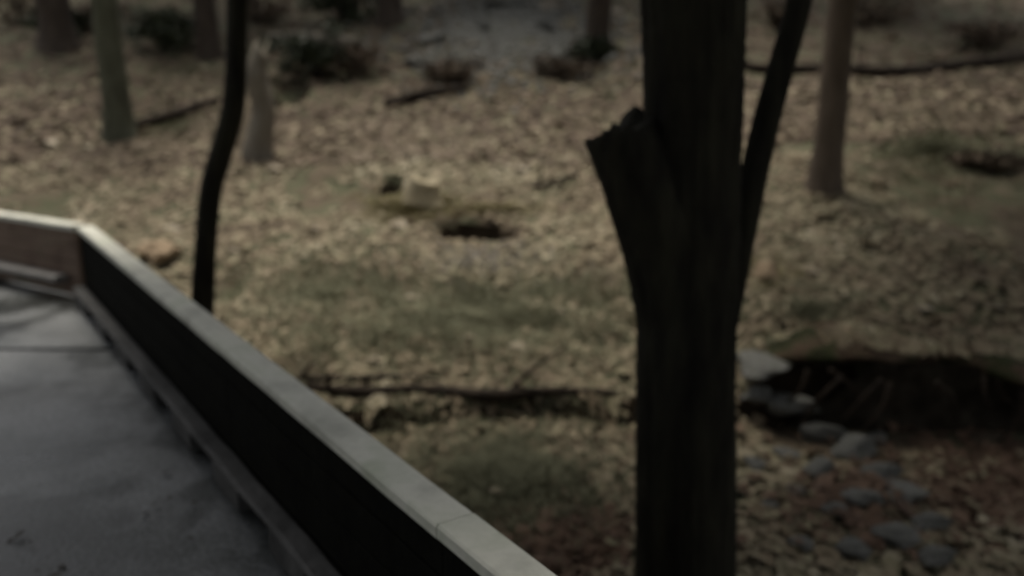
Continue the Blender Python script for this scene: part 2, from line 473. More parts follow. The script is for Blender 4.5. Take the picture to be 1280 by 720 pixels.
def parapet(start, d, inn, length, name, label, bmats, cap_m, cap_len0=0.0):
    """Low solid parapet: posts, four boards and a flat cap; start is the inner foot."""
    t = thing(name, start, label, 'parapet')
    CAPW = 0.115
    c0 = start - inn * (CAPW / 2); c1 = c0 + d * length
    n = max(1, round(length / 1.8))
    for k in range(n):
        a = c0 + d * (length * k / n + (0.002 if k else cap_len0)); b = c0 + d * (length * (k + 1) / n - 0.002)
        mb = MB(); mb.beam(z3(a, PAR_H - 0.022), z3(b, PAR_H - 0.022), CAPW, 0.044, bev=0.007, jitter=0.0015)
        mb.build('cap_plank', cap_m, t, True if False else False)
    bw = 0.128
    for r in range(4):
        zc = 0.020 + r * (bw + 0.007) + bw / 2
        for k in range(n):
            a = start - inn * 0.032 + d * (length * k / n + 0.003); b = start - inn * 0.032 + d * (length * (k + 1) / n - 0.003)
            mb = MB(); mb.beam(z3(a, zc), z3(b, zc), 0.032, bw - (0.006 if r == 3 else 0), bev=0.004, jitter=0.001)
            o = mb.build('board', bmats, t)
    k = 0.12
    while k < length:
        p = start - inn * 0.085 + d * k
        mb = MB(); mb.beam(z3(p, -0.30), z3(p, PAR_H - 0.046), 0.07, 0.09, up=d, bev=0.006)
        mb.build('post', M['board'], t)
        k += 1.2
    return t

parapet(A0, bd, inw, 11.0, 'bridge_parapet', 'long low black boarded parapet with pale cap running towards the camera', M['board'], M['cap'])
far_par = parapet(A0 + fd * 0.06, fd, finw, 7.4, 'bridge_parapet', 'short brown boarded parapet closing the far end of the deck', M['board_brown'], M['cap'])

def kerb(start, d, inn, length, label, m, blocks, gapl, off=0.052, first=0.25, w=0.11, top=0.1855, th=0.055):
    t = thing('kerb_rail', start + inn * off, label, 'kerb')
    c = start + inn * off
    n = max(1, round(length / 3.0))
    for k in range(n):
        mb = MB(); mb.beam(z3(c + d * (length * k / n + (0.003 if k else 0)), top - th / 2), z3(c + d * (length * (k + 1) / n - 0.003), top - th / 2), w, th, bev=0.012, jitter=0.003)
        mb.build('rail_timber', m, t)
    q = first
    while q < length - 0.1:
        e = min(q + blocks, length - 0.02)
        mb = MB(); mb.beam(z3(c + d * q, (top - th) / 2), z3(c + d * e, (top - th) / 2), w - 0.012, top - th - .002, bev=0.006)
        mb.build('spacer_block', m, t)
        q = e + gapl
    return t
kerb(A0, bd, inw, 10.8, 'grey timber kerb rail with drain gaps along the black parapet', M['kerb'], 0.34, 0.36, off=0.038, first=0.2, w=0.090, top=0.128, th=0.030)
kerb(A0 + fd * 0.20, fd, finw, 7.2, 'pale timber kerb rail across the far end of the deck', M['kerb_pale'], 0.14, 1.3, off=0.052, first=1.35)

# ------------------------------------------------------------------ leaf shapes scattered as litter
def leaf_field(name, pts, size, m, curl=0.22, tilt=0.20, lift=0.008, label=None, aspect=(0.45, 0.75), zs=None):
    """One mesh of folded, curled dead leaves, one per point."""
    n = len(pts)
    # template: midrib 3 points, two sides with lobes
    T = np.array([[0, -0.5, 0], [0.32, -0.18, 1], [0.36, 0.12, 1], [0, 0.5, 0], [-0.34, 0.14, 1], [-0.30, -0.2, 1], [0, 0, -0.3]], float)
    Fc = np.array([[6, 0, 1], [6, 1, 2], [6, 2, 3], [6, 3, 4], [6, 4, 5], [6, 5, 0]])
    L = size * np.clip(rng.lognormal(0, 0.38, n), 0.35, 2.3)
    W = L * rng.uniform(*aspect, n) * 1.4
    cu = curl * rng.uniform(-0.3, 1.0, n)
    v = np.zeros((n, 7, 3))
    jit = 1 + rng.normal(0, 0.13, (n, 7))
    v[:, :, 0] = T[None, :, 0] * W[:, None] * jit
    v[:, :, 1] = T[None, :, 1] * L[:, None] * jit
    v[:, :, 2] = (T[None, :, 2] * cu[:, None] * L[:, None] * 0.4 + rng.normal(0, 0.05, (n, 7)) * L[:, None])
    ang = rng.uniform(0, 2 * np.pi, n); tx = rng.normal(0, tilt, n); ty = rng.normal(0, tilt, n)
    # tilt
    y2 = v[:, :, 1] * np.cos(tx)[:, None] - v[:, :, 2] * np.sin(tx)[:, None]
    z2 = v[:, :, 1] * np.sin(tx)[:, None] + v[:, :, 2] * np.cos(tx)[:, None]
    x2 = v[:, :, 0] * np.cos(ty)[:, None] + z2 * np.sin(ty)[:, None]
    z3_ = -v[:, :, 0] * np.sin(ty)[:, None] + z2 * np.cos(ty)[:, None]
    x3 = x2 * np.cos(ang)[:, None] - y2 * np.sin(ang)[:, None]
    y3 = x2 * np.sin(ang)[:, None] + y2 * np.cos(ang)[:, None]
    px, py = pts[:, 0], pts[:, 1]
    e = 0.05
    sx = (height(px + e, py) - height(px - e, py)) / (2 * e); sy = (height(px, py + e) - height(px, py - e)) / (2 * e)
    sx = np.clip(sx, -.8, .8); sy = np.clip(sy, -.8, .8)
    z4 = z3_ + x3 * sx[:, None] + y3 * sy[:, None]
    base = (height(px, py) if zs is None else zs) + lift + rng.uniform(0, 0.022, n)
    out = np.stack([x3 + px[:, None], y3 + py[:, None], z4 + base[:, None]], -1).reshape(-1, 3)
    fc = (Fc[None] + (np.arange(n) * 7)[:, None, None]).reshape(-1, 3)
    o = link(name, np_mesh(name, out, fc), m)
    return tag(o, label, kind='stuff')

def in_holes(p, k=1.0):
    r = np.zeros(len(p), bool)
    for (hx, hy, rx, ry, dep) in HOLES:
        r |= np.sqrt(((p[:, 0] - hx) / rx) ** 2 + ((p[:, 1] - hy) / ry) ** 2) < k
    return r

def wedge(n, y0, y1, spread=0.72, pad=1.5, power=1.0):
    y = y0 + (y1 - y0) * rng.random(n) ** power
    x = (rng.random(n) * 2 - 1) * (spread * y + pad)
    p = np.stack([x, y], -1)
    on_face = (np.abs(p[:, 1] - ledge(p[:, 0]) + .02) < .10 + .12 * vnoise(p[:, 0] * 2.5, p[:, 1] * 2.5, 13)) & (rng.random(len(p)) < .75)
    return p[~in_holes(p, 1.12) & ~on_face & ~((p[:, 0] > 1.95) & (p[:, 0] < 5.6) & (p[:, 1] > 6.0) & (p[:, 1] < 6.9))]

def patch(n, cx, cy, rx, ry):
    """Points on the terrain under an ellipse of the photograph."""
    a = rng.uniform(0, 2 * np.pi, n); r = np.minimum(np.abs(rng.normal(0, 0.62, n)), 1.7)
    q = hit(np.clip(cx + np.cos(a) * r * rx, -250, 1530), np.minimum(cy + np.sin(a) * r * ry, 800))
    q = q[(q[:, 1] < 45)]
    return q[~in_holes(q, 1.15)]

p = wedge(52000, 3.0, 12.5)
keep = vnoise(p[:, 0] * 0.8, p[:, 1] * 0.8, 21) + 0.5 * vnoise(p[:, 0] * 2.4, p[:, 1] * 2.4, 22) > -0.24
leaf_field('leaf_litter', p[keep], 0.082, M['leaf'], label='brown and tan dead leaves carpeting the near slope')
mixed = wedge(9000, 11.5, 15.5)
leaf_field('leaf_litter', mixed[rng.random(len(mixed)) < smooth(11.5, 15.5, mixed[:, 1])], 0.125, M['far_leaf'], label='darker brown leaves where the near litter gives way to the upper slope')
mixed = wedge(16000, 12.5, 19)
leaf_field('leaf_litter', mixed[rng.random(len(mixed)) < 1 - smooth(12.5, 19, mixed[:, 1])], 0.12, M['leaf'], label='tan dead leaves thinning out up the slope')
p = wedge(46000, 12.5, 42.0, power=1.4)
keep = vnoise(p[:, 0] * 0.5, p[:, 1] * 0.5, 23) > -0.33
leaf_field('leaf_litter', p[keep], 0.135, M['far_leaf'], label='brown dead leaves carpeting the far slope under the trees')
q = patch(2600, 1235, 610, 95, 50)
leaf_field('russet_leaf_litter', q, 0.085, M['red_leaf'], label='russet dead leaves in the hollow under the dark bank')
def deck_pts(n, cx, cy, rx, ry):
    a = rng.uniform(0, 6.28, n); r = np.sqrt(rng.random(n))
    return np.array([at_z(cx + math.cos(a[i]) * r[i] * rx, cy + math.sin(a[i]) * r[i] * ry, 0)[:2] for i in range(n)])
q = np.concatenate([deck_pts(10, 0, 700, 90, 50), deck_pts(8, 215, 640, 40, 60)])
leaf_field('wet_leaves', q, 0.04, M['wet_leaf'], zs=np.zeros(len(q)), lift=.004, tilt=.08, curl=.1, label='dark wet leaf scraps stuck to the grey deck')
q = patch(900, 720, 690, 60, 50)
leaf_field('russet_leaf_litter', q, 0.085, M['red_leaf'], label='russet dead leaves low beside the thick trunk')

# grass and moss tufts
def blades(name, pts, h, m, label, w=0.006, lean=0.6):
    n = len(pts)
    H = h * rng.uniform(0.5, 1.3, n); a = rng.uniform(0, 2 * np.pi, n)
    dx, dy = np.cos(a), np.sin(a); ln = H * rng.uniform(0.2, lean * 2, n)
    z = height(pts[:, 0], pts[:, 1])
    def pt(s, side):
        ww = w * (1 - 0.55 * s) * side
        return np.stack([pts[:, 0] + dx * ln * s * s - dy * ww, pts[:, 1] + dy * ln * s * s + dx * ww, z - 0.005 + H * s * (1 - 0.25 * s)], -1)
    v = np.stack([pt(0, -1), pt(0, 1), pt(.55, 1), pt(.55, -1), pt(1, 0)], 1).reshape(-1, 3)
    F = np.array([[0, 1, 2], [0, 2, 3], [3, 2, 4]])
    fc = (F[None] + (np.arange(n) * 5)[:, None, None]).reshape(-1, 3)
    return tag(link(name, np_mesh(name, v, fc), m), label, kind='stuff')

def tufted(q, n_each, spread):
    o = np.repeat(q, n_each, 0)
    o = o + np.concatenate([rng.normal(0, spread, (len(o), 2)), np.zeros((len(o), 1))], 1)
    return o
g = np.concatenate([tufted(patch(2800, 600, 400, 280, 75), 13, .09), tufted(patch(700, 400, 370, 140, 60), 12, .07), tufted(patch(1300, 620, 585, 190, 85), 9, .10),
                    tufted(patch(700, 1170, 190, 120, 60), 12, .08), tufted(patch(150, 1010, 390, 90, 40), 12, .05), tufted(patch(500, 215, 158, 70, 26), 12, .08), tufted(patch(200, 240, 90, 90, 40), 10, .08)])
blades('woodland_grass', g, 0.085, M['grass'], 'thin green woodland grass among the dead leaves')
g = np.concatenate([tufted(patch(420, 520, 260, 55, 16), 18, .06), tufted(patch(120, 610, 262, 70, 6), 16, .04), tufted(patch(60, 960, 345, 34, 24), 14, .05)])
g = g[~in_holes(g, 1.15)]
blades('straw_grass', g, 0.075, M['straw'], 'yellowish dry grass around the burrow mouth', lean=0.9, w=0.008)

# fine twigs, too many to count
p = wedge(2600, 3.5, 26)
n = len(p); L = rng.uniform(0.08, 0.45, n); a = rng.uniform(0, 2 * np.pi, n); r = rng.uniform(0.002, 0.006, n)
tv = []; e0 = p - np.stack([np.cos(a), np.sin(a)], -1) * L[:, None] / 2; e1 = p + np.stack([np.cos(a), np.sin(a)], -1) * L[:, None] / 2
z0 = height(e0[:, 0], e0[:, 1]) + 0.025; z1 = height(e1[:, 0], e1[:, 1]) + 0.025 + rng.uniform(0, .05, n)
vs = []
for (e, z, k) in ((e0, z0, 1.0), (e1, z1, 0.5)):
    for j in range(3):
        th = 2 * math.pi * j / 3
        vs.append(np.stack([e[:, 0] - np.sin(a) * r * k * math.cos(th), e[:, 1] + np.cos(a) * r * k * math.cos(th), z + r * k * math.sin(th)], -1))
vs = np.stack(vs, 1).reshape(-1, 3)
F = np.array([[0, 1, 4, 3], [1, 2, 5, 4], [2, 0, 3, 5]])
tag(link('twig_litter', np_mesh('twig_litter', vs, (F[None] + (np.arange(n) * 6)[:, None, None]).reshape(-1, 4)), M['twig']), 'fine dead twigs scattered over the leaf litter', kind='stuff')

# ------------------------------------------------------------------ stones
import bmesh
def stone_mesh(seed, flat=0.6, sub=3):
    bm = bmesh.new(); bmesh.ops.create_icosphere(bm, subdivisions=sub, radius=1.0)
    rnd = random.Random(seed)
    planes = [(Vector((rnd.gauss(0, 1), rnd.gauss(0, 1), rnd.gauss(0, 1))).normalized(), rnd.uniform(0.45, 0.85)) for _ in range(12)]
    from mathutils import noise
    off = Vector((seed * 3.1, seed * 1.7, 0))
    for v in bm.verts:
        for (nrm, dd) in planes:
            q = v.co.dot(nrm)
            if q > dd: v.co -= nrm * (q - dd) * 0.97
        v.co *= 1 + 0.22 * noise.noise(v.co * 1.6 + off) + 0.07 * noise.noise(v.co * 6 + off)
        v.co.z *= flat
    me = bpy.data.meshes.new('stone'); bm.to_mesh(me); bm.free()
    return me
SM = {}
def stone(px, py, w, m, label, group=None, flat=0.5, name='stone', deep=0.36, ratio=0.95):
    p = hit1(px, py)
    r = w * p.y / F_PX / 2
    key = (random.randint(0, 6), flat, m)
    if key not in SM:
        SM[key] = stone_mesh(key[0] + 1, flat); SM[key].materials.append(M[m])
    o = bpy.data.objects.new(name, SM[key]); C.objects.link(o)
    o.location = (p.x, p.y + r * 0.4, float(height(p.x, p.y + r * 0.4)) + r * flat * (1 - 2 * deep))
    o.scale = (r, r * ratio, r); o.rotation_euler = (random.uniform(-.08, .08), random.uniform(-.08, .08), random.uniform(-.5, .5))
    SM[key].polygons.foreach_set('use_smooth', np.zeros(len(SM[key].polygons), bool))
    return tag(o, label, 'stone', group)

stone(962, 494, 100, 'stone', 'flat grey stone slab right of the thick trunk, level with the dark bank', flat=0.3, deep=.2)
strip = [(948, 520, 60), (1000, 540, 84), (1042, 556, 70), (985, 575, 50), (1070, 580, 88), (1028, 600, 62), (1105, 606, 64), (1140, 632, 92), (1085, 640, 70), (1045, 650, 46), (1165, 668, 60),
         (1125, 690, 84), (1175, 712, 70), (1070, 700, 56), (1010, 690, 44), (960, 640, 40), (1098, 556, 36), (1000, 622, 34), (948, 588, 36)]
strip_labels = ['small grey stone under the flat slab beside the thick trunk', 'flat grey stone below the left end of the dark bank', 'grey stone under the left end of the dark bank', 'small grey stone left of the upper stone strip',
    'broad flat grey stone in the upper stone strip', 'middling grey stone left of the strip middle', 'grey stone where the strip meets the russet leaves', 'largest grey stone in the strip beside the russet leaves', 'flat grey stone in the middle of the strip',
    'small sunken stone left of the strip middle', 'grey stone at the right side of the lower strip', 'broad grey stone low in the strip', 'lowest right grey stone of the strip', 'low grey stone left of the strip end', 'small stone at the bottom left of the strip',
    'little grey stone close beside the thick trunk', 'little grey stone right under the dark bank', 'little stone between the strip and the trunk', 'little stone level with the strip top beside the trunk']
for (x, y, w), lab in zip(strip, strip_labels):
    stone(x + random.uniform(-6, 6), y, w, 'stone', lab, 'stones of the stony strip', flat=random.choice((.36, .44, .52)), ratio=random.uniform(.6, 1.0), deep=.14)
stone(1055, 452, 58, 'stone_tan', 'pinkish tan stone standing on the top edge of the dark bank', flat=0.8, deep=0.25)
stone(1265, 490, 44, 'stone', 'grey stone on top of the dark bank at the right edge', flat=0.6)
p = hit1(527, 256)
t_stump = thing('tree_stump', p, 'small pale yellowish stump beside the little dark burrow', 'stump')
stump_pts = [p + Vector((0, .1, -.08)), p + Vector((0, .1, .05)), at_y(528, 236, p.y + .1), at_y(531, 224, p.y + .1)]
stone(197, 330, 64, 'stone_tan', 'orange tan stone behind the pale parapet cap', flat=0.6)
stone(958, 350, 50, 'stone_tan', 'yellowish stone in straw grass right of the thick trunk', flat=0.7)
for (x, y, w) in ((590, 60, 26), (661, 64, 26), (470, 9, 24), (534, 21, 24), (688, 14, 30), (772, 20, 26), (618, 90, 18), (716, 40, 18), (560, 8, 18), (640, 33, 18), (575, 35, 15), (740, 85, 16)):
    stone(x, y, w, 'stone_pale', 'small pale stone in the grey stony patch up the slope', 'pale stones up the slope', flat=0.5)
for (x, y, w) in ((540, 55, 50), (700, 75, 46), (630, 10, 54), (600, 40, 40), (680, 40, 44), (760, 55, 36), (520, 80, 36)):
    stone(x, y, w, 'stone', 'dull grey stone in the stony patch up the slope', 'grey stones up the slope', flat=0.4)

q = patch(330, 1070, 620, 110, 80)
leaf_field('leaf_litter', q, 0.075, M['red_leaf'], lift=.05, label='dark damp leaves lodged among the stones of the strip')
# dug earth below the burrow, fine gravel of the stony patch
def pebbles(name, q, size, m, label):
    n = len(q)
    T = np.array([[1, 0, 0], [-.5, .87, 0], [-.5, -.87, 0], [0, 0, .8], [.3, .2, -.5]])
    F = np.array([[0, 1, 3], [1, 2, 3], [2, 0, 3], [1, 0, 4], [2, 1, 4], [0, 2, 4]])
    s = size * rng.uniform(0.4, 1.5, n); a = rng.uniform(0, 6.28, n)
    v = T[None] * s[:, None, None] * rng.uniform(.7, 1.3, (n, 5, 3))
    x = v[:, :, 0] * np.cos(a)[:, None] - v[:, :, 1] * np.sin(a)[:, None]; y = v[:, :, 0] * np.sin(a)[:, None] + v[:, :, 1] * np.cos(a)[:, None]
    z = v[:, :, 2] + (height(q[:, 0], q[:, 1]) + 0.015)[:, None]
    vv = np.stack([x + q[:, :1], y + q[:, 1:2], z], -1).reshape(-1, 3)
    return tag(link(name, np_mesh(name, vv, (F[None] + (np.arange(n) * 5)[:, None, None]).reshape(-1, 3)), m), label, kind='stuff')
pebbles('dug_earth', patch(1500, 600, 322, 95, 30), 0.022, M['spoil'], 'grey crumbly earth dug out below the burrow mouth')
pebbles('stony_ground', patch(6000, 640, 40, 150, 60), 0.07, M['stone'], 'grey stony rubble up the slope left of the thick trunk')

# bright loose leaves one can point at
lm = None
def loose_leaf(px, py, w, k):
    p = hit1(px, py)
    n = np.array([[p.x, p.y]])
    s = w * p.y / F_PX
    V = []; T = [(0, -.5, 0), (.2, -.3, .05), (.3, 0, .09), (.17, .28, .06), (0, .5, .02), (-.18, .27, .08), (-.29, 0, .12), (-.2, -.3, .06), (0, -.2, -.02), (0, .2, -.02)]
    F = [(0, 1, 8), (1, 2, 8), (2, 9, 8), (2, 3, 9), (3, 4, 9), (4, 5, 9), (5, 6, 9), (6, 8, 9), (6, 7, 8), (7, 0, 8)]
    me = to_mesh('fallen_leaf', [(x * s * random.uniform(.85, 1.2), y * s, z * s * random.uniform(.5, 2)) for (x, y, z) in T], F)
    o = link('fallen_leaf', me, M['pale_leaf'])
    o.location = (p.x, p.y, p.z + 0.035)
    o.rotation_euler = (random.uniform(0.05, .35), random.uniform(-.25, .25), math.pi / 2 + random.uniform(-.6, .6))
    if px > 800: lab, grp = ('pale dry leaf on the upper slope right of the thick trunk', 'pale leaves up the right slope') if py < 240 else ('pale dry leaf on the shaded slope between thick trunk and dark bank', 'pale leaves on the shaded right slope')
    elif py > 500: lab, grp = 'pale dry leaf on the low ground in front of the ledge', 'pale leaves before the log'
    elif px < 260: lab, grp = 'pale dry leaf behind the parapet, left of the slender tree', 'pale leaves left of the slender tree'
    elif py > 335: lab, grp = 'pale dry leaf on the grassy slope between burrow and ledge', 'pale leaves below the burrow'
    elif px < 450: lab, grp = 'pale dry leaf between the slender tree and the burrow', 'pale leaves right of the slender tree'
    else: lab, grp = 'pale dry leaf level with or above the burrow, left of the thick trunk', 'pale leaves around the burrow'
    return tag(o, lab, 'leaf', grp)
for k, (x, y, w) in enumerate([(215, 290, 26), (293, 318, 24), (60, 182, 28), (110, 188, 22), (345, 215, 26), (390, 290, 22), (497, 285, 30), (648, 440, 30), (430, 412, 28), (515, 378, 26),
        (630, 364, 26), (555, 342, 24), (640, 523, 34), (622, 622, 26), (1085, 309, 30), (1015, 346, 32), (1155, 391, 28), (1245, 390, 32), (965, 184, 24), (1030, 275, 28), (1170, 440, 26),
        (975, 408, 38), (1130, 18, 28), (1115, 52, 28), (1170, 78, 30), (700, 395, 24), (735, 310, 24), (590, 428, 26), (470, 455, 24), (420, 195, 22), (650, 215, 22), (700, 160, 24), (1100, 235, 24), (1225, 355, 26), (960, 455, 26)]):
    loose_leaf(x, y, w, k)

# ------------------------------------------------------------------ trees
def crown_mesh(parent, centre, rx, ry, rz, n, size, m, seed, clumps=26):
    r = np.random.default_rng(seed)
    cc = r.normal(0, 1, (clumps, 3)); cc /= np.linalg.norm(cc, axis=1)[:, None]
    cc *= (r.random(clumps) ** 0.45)[:, None]
    k = r.integers(0, clumps, n)
    p = cc[k] + r.normal(0, 0.17, (n, 3))
    p = p * np.array([rx, ry, rz]) + np.array(centre)
    a = r.normal(0, 1, (n, 3)); a /= np.linalg.norm(a, axis=1)[:, None]
    b = np.cross(a, r.normal(0, 1, (n, 3))); b /= np.linalg.norm(b, axis=1)[:, None]
    s = (size * r.uniform(.6, 1.3, n))[:, None]
    v = np.stack([p - a * s, p + b * s * .5, p + a * s, p - b * s * .5], 1).reshape(-1, 3) - np.array(parent.location)
    f = np.arange(n * 4).reshape(-1, 4)
    return link('crown', np_mesh('crown', v, f), m, parent)

def branches(parent, top, n, length, r0, m, seed, base_z=None):
    rnd = random.Random(seed)
    for k in range(n):
        a = 2 * math.pi * k / n + rnd.uniform(-.4, .4)
        s = Vector(top) + Vector((0, 0, rnd.uniform(-1.8, 0)))
        d = Vector((math.cos(a), math.sin(a), rnd.uniform(.5, 1.1))).normalized()
        e = s + d * length * rnd.uniform(.7, 1.1)
        mid = s.lerp(e, .5) + Vector((rnd.uniform(-.2, .2), rnd.uniform(-.2, .2), rnd.uniform(-.25, .1)))
        limb('branch', m, parent, [s, mid, e], [r0, r0 * .6, r0 * .15], seg=8, sub=4, seed=seed * 31 + k, rough=.05)

limb('trunk', M['stump'], t_stump, stump_pts, [.34, .25, .21, .19], seg=18, rough=.1, furrow=.05, jag=.06, seed=44)
# the thick near trunk: the pixel widths become real radii at its distance
TY = 4.0
def px_r(w, y): return w / 2 * y * 1.0 / (F_PX * cp)
base = at_y(857, 640, TY)
zb = float(height(base.x, TY))
t = thing('forked_tree', (base.x, TY, zb), 'thick black trunk with a broken limb stub standing in front of the slope', 'tree')
pts, rad = [], []
for (x, y, w) in ((856, 1010, 205), (856, 900, 160), (856, 760, 136), (856, 640, 131), (857, 500, 126), (858, 400, 126), (862, 300, 122), (864, 200, 116), (866, 100, 117), (866, 0, 120), (868, -120, 118), (872, -300, 110)):
    p = at_y(x, y, TY)
    pts.append(p); rad.append(px_r(w, TY))
pts[0].z = zb - 0.25; pts[0].x = pts[1].x
top = pts[-1]
for (dx, dy, dz, r) in ((.05, .1, 1.2, .17), (.2, .25, 3.0, .12), (.3, .3, 4.6, .05)):
    pts.append(top + Vector((dx, dy, dz))); rad.append(r)
trunk = limb('trunk', M['bark_dark'], t, pts, rad, seg=84, rough=.022, furrow=.030, sub=16, seed=3)
# buttress of the lost limb
sv = [at_y(850, 420, TY - .02), at_y(836, 330, TY - .03), at_y(808, 245, TY - .05), at_y(772, 160, TY - .06)]
limb('limb_stub', M['bark_dark'], t, sv, [px_r(100, TY), px_r(108, TY), px_r(100, TY), px_r(88, TY)], seg=40, rough=.05, furrow=.04, sub=10, jag=.05, seed=5)
sv = [at_y(893, 470, TY + .12), at_y(912, 370, TY + .15), at_y(930, 280, TY + .18), at_y(951, 180, TY + .22), at_y(976, 85, TY + .25), at_y(999, 0, TY + .3), at_y(1030, -160, TY + .4), at_y(1075, -420, TY + .6)]
sv.append(sv[-1] + Vector((.5, .4, 1.8)))
limb('side_stem', M['bark_dark'], t, sv, [px_r(w, TY) for w in (34, 36, 34, 35, 33, 32, 30, 26, 8)], seg=18, rough=.07, furrow=.03, sub=7, seed=8)
branches(t, pts[-2], 6, 2.6, .06, M['bark_dark'], 17)
crown_mesh(t, (pts[-1].x - .7, TY + 1.6, 5.5), 4.3, 2.9, 1.6, 11000, .15, M['crown'], 5)  # crown out of view, shifted and thickened to shade the near ground

# the slender crooked dark tree behind the parapet
SY = 7.3
b0 = at_y(250, 430, SY); zb = float(height(b0.x, SY))
t = thing('slender_tree', (b0.x, SY, zb), 'slender crooked black tree rising behind the parapet', 'tree')
pts = []; rad = []
for (x, y, w) in ((249, 470, 34), (253, 385, 29), (257, 310, 26), (263, 240, 27), (276, 190, 28), (290, 140, 28), (295, 90, 26), (297, 30, 25), (299, -40, 25), (305, -200, 23), (300, -420, 19), (310, -700, 12)):
    pts.append(at_y(x, y, SY)); rad.append(px_r(w, SY))
pts[0].z = min(pts[0].z, zb - .1)
limb('trunk', M['bark_dark'], t, pts, rad, seg=18, rough=.08, furrow=.025, sub=6, seed=21)
branches(t, pts[-1], 5, 1.6, .035, M['bark_dark'], 27)
crown_mesh(t, (pts[-1].x, SY, pts[-1].z + .8), 1.4, 1.4, 1.1, 260, .05, M['crown'], 9, 14)

def tree(px, py, w, m, label, h=9.0, lean=(0, 0), crown=2.6, seed=1, group=None, n=350):
    p = hit1(px, py)
    r = w * p.length / F_PX / 2
    t = thing('woodland_tree', p, label, 'tree', group)
    rnd = random.Random(seed)
    pts, rad = [], []
    for k, s in enumerate((-.03, .015, .06, .18, .32, .5, .7, .88, 1.0)):
        pts.append(p + Vector((lean[0] * s * h + rnd.uniform(-.06, .06) * (k > 2), lean[1] * s * h + rnd.uniform(-.06, .06) * (k > 2), s * h)))
        rad.append(r * (1.8, 1.25, 1.04, 1.0, .95, .85, .65, .4, .12)[k])
    limb('trunk', m, t, pts, rad, seg=16, rough=.06, furrow=.02, sub=5, seed=seed)
    branches(t, pts[-3], 5, h * .25, r * .35, m, seed + 50)
    if n: crown_mesh(t, (pts[-1].x, pts[-1].y, p.z + h * .86), crown, crown, h * .22, n, .11, M['crown'], seed, 22)
    return t
tree(150, 172, 29, M['bark_moss'], 'greenish mossy tree trunk near the top left with a dark branch at its foot', seed=31)
tree(262, 72, 24, M['bark_brown'], 'dark grey trunk just left of the slender crooked tree, high up', seed=32)
tree(488, 30, 28, M['bark_brown'], 'dark trunk whose foot barely shows at the top edge', seed=33)
tree(746, 72, 30, M['bark_brown'], 'dark brown trunk up the slope left of the thick near trunk', seed=34)
tree(1030, 236, 34, M['bark_light'], 'brown trunk on the slope right of the thick near trunk', seed=35, lean=(0.02, 0), n=9000, crown=3.8)  # out-of-view crown kept dense to shade the right slope
tree(74, 62, 34, M['bark_brown'], 'dim brown trunk in the top left corner', seed=36)

# unseen trees added to shade the bridge end, right bank and upper slope
def shade_tree(x, y, h, crown, n, seed, label, r=.2):
    z = float(height(x, y)); p = Vector((x, y, z))
    t = thing('woodland_tree', p, label, 'tree', 'unseen trees added for shade')
    rnd = random.Random(seed)
    ks = (-.03, .03, .15, .4, .65, .85, 1.0)
    pts = [p + Vector((rnd.uniform(-.1, .1), rnd.uniform(-.1, .1), s * h)) for s in ks]
    limb('trunk', M['bark_brown'], t, pts, [r * q for q in (1.5, 1.1, 1, .85, .6, .4, .12)], seg=14, rough=.06, furrow=.02, sub=4, seed=seed)
    branches(t, pts[-3], 6, h * .3, r * .4, M['bark_brown'], seed + 50)
    crown_mesh(t, (x, y, z + h * .82), crown, crown, h * .24, n, .17, M['crown'], seed, 40)
shade_tree(8.8, 12.5, 9, 4.4, 9000, 81, 'unseen leafy tree added for shade beyond the right edge of the picture')
shade_tree(6.2, 6.6, 7, 3.8, 9000, 82, 'unseen leafy tree added for shade close by outside the lower right of the picture')
shade_tree(2.6, -1.8, 8, 3.6, 6000, 83, 'unseen leafy tree added for shade behind the camera right of the bridge')
shade_tree(-4.6, -0.6, 7, 3.0, 7000, 84, 'unseen leafy tree added for shade left of the bridge outside the picture')
shade_tree(-8.0, 24.5, 9, 5.0, 9000, 85, 'unseen leafy tree added for shade above the top left of the picture')
shade_tree(0.5, 26.0, 9, 4.8, 9000, 86, 'unseen leafy tree added for shade above the stony patch beyond the top edge')
shade_tree(9.5, 23.5, 10, 5.2, 9000, 87, 'unseen leafy tree added for shade above the top right of the picture')

# a pale broken snag right of the slender tree
p = hit1(322, 196)
t = thing('broken_snag', p, 'pale broken snag just right of the slender crooked tree', 'snag')
tp = at_y(322, 62, p.y)
limb('trunk', M['dead_wood'], t, [p - Vector((0, 0, .2)), p + Vector((0, 0, .1)), p.lerp(tp, .45) + Vector((.09, 0, 0)), p.lerp(tp, .75) + Vector((-.02, 0, 0)), tp + Vector((.05, 0, 0))], [px_r(52, p.y), px_r(37, p.y), px_r(27, p.y), px_r(31, p.y), px_r(17, p.y)], seg=16, rough=.13, furrow=.06, jag=.2, seed=41)

# ------------------------------------------------------------------ fallen wood
def fallen(name, pix, wid, m, label, cat, lift=0.06, seed=1, jag=.03, knots=0):
    g = [hit1(x, y) for (x, y) in pix]
    ps = [Vector((q.x, q.y, q.z + wid[i] * q.y / F_PX / 2 * .6 + lift)) for i, q in enumerate(g)]
    t = thing(name, g[0], label, cat)
    limb('stem', m, t, ps, [max(.012, w * q.y / F_PX / 2) for w, q in zip(wid, g)], seg=14, rough=.09, furrow=.03, sub=6, jag=jag, seed=seed)
    rnd = random.Random(seed)
    for k in range(knots):
        i = rnd.randrange(len(ps) - 1); s = ps[i].lerp(ps[i + 1], rnd.random())
        e = s + Vector((rnd.uniform(-.5, .5), rnd.uniform(-.3, .3), rnd.uniform(.1, .4)))
        limb('twig', m, t, [s, s.lerp(e, .5) + Vector((0, 0, .04)), e], [.022, .014, .005], seg=7, sub=3, seed=seed + k)
    return t
fallen('fallen_branch', [(162, 164), (190, 158), (220, 150), (245, 140), (272, 130)], [10, 13, 14, 12, 8], M['rot'], 'dark fallen branch slanting from the mossy trunk to the slender tree', 'branch', .03, 51, knots=2)
